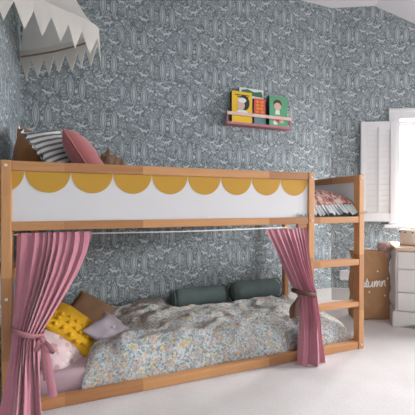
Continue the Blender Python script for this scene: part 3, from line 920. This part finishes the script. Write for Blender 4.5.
# ------------------------------------------------------------------ paper bag
def bag():
    Db = 2.755
    a = onD(354.5, 318, Db); c = onD(390.2, 318, Db+.0)
    wd = (c-a).length
    x = (c-a).normalized(); yb_ = V((-x.y, x.x, 0)); org = V((a.x, a.y, 0))
    Mb = Matrix(((x.x, yb_.x, 0, org.x), (x.y, yb_.y, 0, org.y), (0, 0, 1, 0), (0, 0, 0, 1)))
    hb = .568; dp = .115
    root = thing('paper_bag', Mb @ V((wd/2, dp/2, 0)), 'crumpled brown paper storage bag with white lettering on the carpet by the chest', 'bag')
    # wall loop profile
    nz = 30; side = 18; vs = []; fs = []
    def loop(z):
        t = z/hb; out = []
        pinch = .012*math.sin(t*PI*2.2)+.02*t
        for (p, q, m) in (((0, 0), (wd, 0), side), ((wd, 0), (wd, dp), 8), ((wd, dp), (0, dp), side), ((0, dp), (0, 0), 8)):
            for i in range(m):
                f = i/m; X = p[0]+(q[0]-p[0])*f; Y = p[1]+(q[1]-p[1])*f
                n_ = .015*noise.noise(V((X*7, Y*9, z*8)))+.012*noise.noise(V((X*15, Y*15, z*17+4)))
                cx_, cy_ = wd/2, dp/2
                bulge = .022*math.sin(PI*min(1, t*1.05))
                sx_ = 1 + bulge/wd*.5 - .05*t; 
                X2 = cx_+(X-cx_)*sx_; Y2 = cy_+(Y-cy_)*(1-.25*t)
                if p[1] == q[1]: Y2 += (-1 if p[1] == 0 else 1)*(abs(n_)*1.2 + bulge*math.sin(PI*f)*.6) 
                else: X2 += (1 if p[0] > 0 else -1)*n_ - (1 if p[0] > 0 else -1)*.02*t*math.sin(PI*f)
                out.append(V((X2, Y2, z + (.010*noise.noise(V((X*9, Y*9, 2))) if z > hb*.97 else 0))))
        return out
    zs_ = [0.003+hb*i/nz for i in range(nz+1)]
    for z in zs_: vs += loop(min(z, hb))
    m = side*2+16
    for j in range(nz):
        for i in range(m): fs.append((j*m+i, j*m+(i+1) % m, (j+1)*m+(i+1) % m, (j+1)*m+i))
    fs.append(tuple(range(m))[::-1])
    meshobj('bag_body', [Mb @ v for v in vs], fs, M_kraft, root, True)
    # turned-over rim
    top = loop(hb); vs = []; fs = []
    c_ = V((wd/2, dp/2, 0))
    for p in top:
        d = V((p.x-c_.x, p.y-c_.y, 0)).normalized()
        for e, dz in ((.003, -.040), (.007, -.012), (.004, .004), (-.004, .002), (-.008, -.05)):
            vs.append(Mb @ (p+d*e+V((0, 0, dz))))
    n = len(top)
    for i in range(n):
        for k_ in range(4): fs.append((i*5+k_, ((i+1) % n)*5+k_, ((i+1) % n)*5+k_+1, i*5+k_+1))
    meshobj('folded_rim', vs, fs, M_kraft, root, True)
    # lettering: handwritten strokes
    S = {  # x, y in units of x-height, advance
     'A': ([[(-.1, 0), (.35, .9), (.75, 1.9), (.8, .9), (.95, 0)], [(.2, .7), (.95, .75)]], 1.15),
     'u': ([[(0, 1), (-.02, .3), (.2, 0), (.5, .3), (.65, 1), (.62, .3), (.85, 0)]], .98),
     't': ([[(.25, 1.75), (.18, .5), (.3, 0), (.6, .1)], [(-.05, 1.15), (.6, 1.25)]], .72),
     'm': ([[(0, 1), (.03, 0), (.22, .85), (.4, .9), (.45, 0), (.65, .85), (.85, .9), (.92, .2), (1.1, 0)]], 1.2),
     'n': ([[(0, 1), (.03, 0), (.25, .85), (.48, .9), (.55, .2), (.75, .05)]], .85),
     "'": ([[(.1, 1.5), (.05, 1.15)]], .3)}
    hx = .046; x0 = .012; z0 = .288
    vs = []; fs = []
    def front_y(X, Z):
        t = Z/hb; f = X/wd; bulge = .022*math.sin(PI*min(1, t*1.05))
        return dp/2-(dp/2)*(1-.25*t) - bulge*math.sin(PI*max(0, min(1, f)))*.6 - .030
    def stroke(P, r):
        C_ = catmull([V((p[0], p[1], 0)) for p in P], 8); b = len(vs); n = len(C_)
        for i, p in enumerate(C_):
            t = (C_[min(i+1, n-1)]-C_[max(i-1, 0)]).normalized(); q = V((-t.y, t.x, 0))
            for s in (-1, 1):
                w_ = p+q*s*r; vs.append(Mb @ V((w_.x, front_y(w_.x, w_.y), w_.y)))
        for i in range(n-1): fs.append((b+i*2, b+i*2+1, b+i*2+3, b+i*2+2))
    pen = .036
    for ch, sc_ in zip("Autumn'", (.020, .020, .026, .048, .052, .052, .050)):
        hx = max(.040, sc_*.9)
        for P in S[ch][0]:
            stroke([(pen+(p[0]+.12*p[1])*sc_, z0-.012+p[1]*hx+.05*pen) for p in P], .0042)
        pen += S[ch][1]*sc_
    meshobj('lettering', vs, fs, M_ink, root)
    for u, v in ((377, 271), (368.3, 291.5), (384, 295)):
        q = Mb.inverted() @ onD(u, v, Db-.02); vs2 = []
        for i in range(10):
            a_ = PI/2+i*PI/5; r = .011 if i % 2 == 0 else .0045
            X = q.x+r*math.cos(a_); Z = q.z+r*math.sin(a_); vs2.append(Mb @ V((X, front_y(X, Z), Z)))
        meshobj('printed_star', vs2, [tuple(range(10))], M_ink, root)
    return Mb, wd, dp, hb
Mb, bwd, bdp, bhb = bag()
pc = onD(384.5, 247, 2.805)
pl = thing('plush_toy', (pc.x, pc.y, .50), 'dusty pink fuzzy soft toy poking out of the paper bag', 'soft toy')
lump('body', (pc.x, pc.y, .525), .05, .05, .07, M_plush, None, None, .15, 2.5, 3, 3, pl, -2)
lump('head', (pc.x, pc.y, .590), .060, .052, .050, M_plush, None, None, .2, 2.5, 9, 4, pl, -2)
for s in (-1, 1):
    q = pc + WD*(s*.035); lump('ear', (q.x, q.y, .628), .017, .013, .016, M_plush, None, None, .15, 2, s+5, 3, pl, -2)

# ------------------------------------------------------------------ chest of drawers
def chest():
    D0 = 2.60
    a = onD(395.6, 300, D0); an = math.radians(22)
    cx_ = RGT*math.cos(an) - V((FWD.x, FWD.y, 0)).normalized()*math.sin(an); cy_ = V((-cx_.y, cx_.x, 0))
    Mc = Matrix(((cx_.x, cy_.x, 0, a.x), (cx_.y, cy_.y, 0, a.y), (0, 0, 1, 0), (0, 0, 0, 1)))
    cw, dp, ht = .78, .42, .628
    zl = lambda v: CAM.z-(v-205.2)/FPX*D0
    root = thing('chest_of_drawers', Mc @ V((cw/2, dp/2, 0)), 'white painted chest of drawers with pale wooden top under the window', 'chest of drawers')
    zp = zl(310.5)
    box('carcass', (0, .006, .06), (cw, dp, ht-.026), M_chest, root, .003, Mc)
    box('chest_top', (-.010, -.022, ht-.026), (cw+.010, dp, ht), M_ctop, root, .009, Mc)
    # plinth with an arched cut
    pts = [(-.022, .002), (.040, .002)]
    for i in range(13):
        t = i/12; pts.append((.040+t*.10, .002+.034*math.sin(t*PI/2)**1.0))
    pts += [(cw-x, z) for x, z in reversed(pts[2:])]
    pts += [(cw-.040, .002), (cw+.022, .002), (cw+.022, zp-.012), (cw+.012, zp), (-.012, zp), (-.022, zp-.012)]
    n = len(pts); vs = [Mc @ V((x, -.018, z)) for x, z in pts]+[Mc @ V((x, .005, z)) for x, z in pts]
    bm = bmesh.new(); vv = [bm.verts.new(v) for v in vs]
    f1 = bm.faces.new(vv[:n]); f2 = bm.faces.new(vv[n:][::-1])
    for i in range(n): bm.faces.new((vv[i], vv[(i+1) % n], vv[n+(i+1) % n], vv[n+i]))
    bmesh.ops.triangulate(bm, faces=[f1, f2])
    bm_obj('plinth', bm, M_chest, root)
    for s in (-.022, cw+.001): box('plinth_side', (s, .006, .002), (s+.021, dp, zp), M_chest, root, .002, Mc)
    lim = [ht-.032, zl(268.5), zl(291.5), zp+.004]
    for hi, lo in zip(lim, lim[1:]):
        d = box('drawer', (.012, -.008, lo+.004), (cw-.012, .0055, hi-.004), M_chest, root, .004, Mc)
        for kx_ in (.21, cw-.21):
            bm = bmesh.new(); bmesh.ops.create_uvsphere(bm, u_segments=16, v_segments=10, radius=.016, matrix=Mc @ Matrix.Translation((kx_, -.024, (lo+hi)/2)))
            bm_obj('knob', bm, M_ctop, d, True)
    return Mc, ht
Mc, cht = chest()
bc = Mc @ V((.165, .20, 0))
bk = thing('round_basket', (bc.x, bc.y, cht), 'pale round woven basket on top of the chest below the window sill', 'basket')
prof = [(.002, .002), (.105, .002)] + [(.108+.004*math.sin(i*PI) + .0035*(i % 2), .004+i*.0125) for i in range(10)] + [(.104, .122), (.100, .118), (.098, .01), (.002, .008)]
lathe('basket_body', prof, (bc.x, bc.y, cht+.001), M_bask, bk, 48)
tube('basket_rim', [(bc.x+.108*math.cos(2*PI*i/40), bc.y+.108*math.sin(2*PI*i/40), cht+.122) for i in range(40)], .006, M_bask, bk, 8, closed=True)
for i in range(12):
    a_ = 2*PI*i/12
    bm = bmesh.new(); bmesh.ops.create_uvsphere(bm, u_segments=8, v_segments=6, radius=.006, matrix=Matrix.Translation((bc.x+.112*math.cos(a_), bc.y+.112*math.sin(a_), cht+.108)))
    bm_obj('bead', bm, M_dark, bk, True)

# crumpled brown bundle on the upper bunk
c_ = onY(111, 160, .36)
lump('cloth_bundle', (c_.x-.004, .36, 1.09), .105, .08, .172, M_taupe, 'crumpled brown soft bundle on the upper bunk beyond the dark pink cushion', 'bundle', .42, 1.9, 13, 5, None, -.82)
# ------------------------------------------------------------------ light
def area(name, loc, aim, sx, sy, power, col):
    d = bpy.data.lights.new(name, 'AREA'); d.shape = 'RECTANGLE'; d.size = sx; d.size_y = sy; d.energy = power; d.color = col
    o = bpy.data.objects.new(name, d); COL.objects.link(o); o.location = loc
    o.rotation_euler = (V(aim)-V(loc)).to_track_quat('-Z', 'Y').to_euler()
    return o
wc = wp((ws0+ws1)/2, (wz0+wz1)/2+.25, -.55)
area('window_daylight', wc, wp((ws0+ws1)/2-.5, .5, 1.6), 1.5, 1.7, 500, (.95, .97, 1.0))
area('side_window_daylight', (7.0, -1.62, 2.05), (1.4, .75, 1.2), 1.5, 1.7, 800, (.96, .98, 1.0))
area('room_daylight', (2.8, -3.4, 2.2), (.9, .6, .6), 1.8, 1.4, 40, (1.0, .97, .94))
w = bpy.data.worlds.new('overcast_sky'); sc.world = w; w.use_nodes = True
bg = w.node_tree.nodes['Background']; bg.inputs[0].default_value = (.96, .98, 1, 1)
nt = w.node_tree
tc = nt.nodes.new('ShaderNodeTexCoord'); dp_ = nt.nodes.new('ShaderNodeVectorMath'); dp_.operation = 'DOT_PRODUCT'
nt.links.new(tc.outputs['Generated'], dp_.inputs[0]); dp_.inputs[1].default_value = (FWD*.75+RGT*.66).normalized()
mr = nt.nodes.new('ShaderNodeMapRange'); nt.links.new(dp_.outputs['Value'], mr.inputs[0])
mr.inputs[1].default_value = .55; mr.inputs[2].default_value = .92; mr.inputs[3].default_value = .50; mr.inputs[4].default_value = 2.4
nt.links.new(mr.outputs[0], bg.inputs[1])

# ------------------------------------------------------------------ camera
cd = bpy.data.cameras.new('camera'); cd.sensor_width = 36; cd.lens = FPX/415*36; cd.clip_start = .02
co = bpy.data.objects.new('camera', cd); COL.objects.link(co)
Mcam = Matrix.Identity(4)
for i in range(3):
    Mcam[i][0] = RGT[i]; Mcam[i][1] = UPV[i]; Mcam[i][2] = -FWD[i]; Mcam[i][3] = CAM[i]
co.matrix_world = Mcam
sc.camera = co
sc.view_settings.view_transform = 'Standard'
sc.view_settings.exposure = 0.0
sc.view_settings.gamma = 1.1
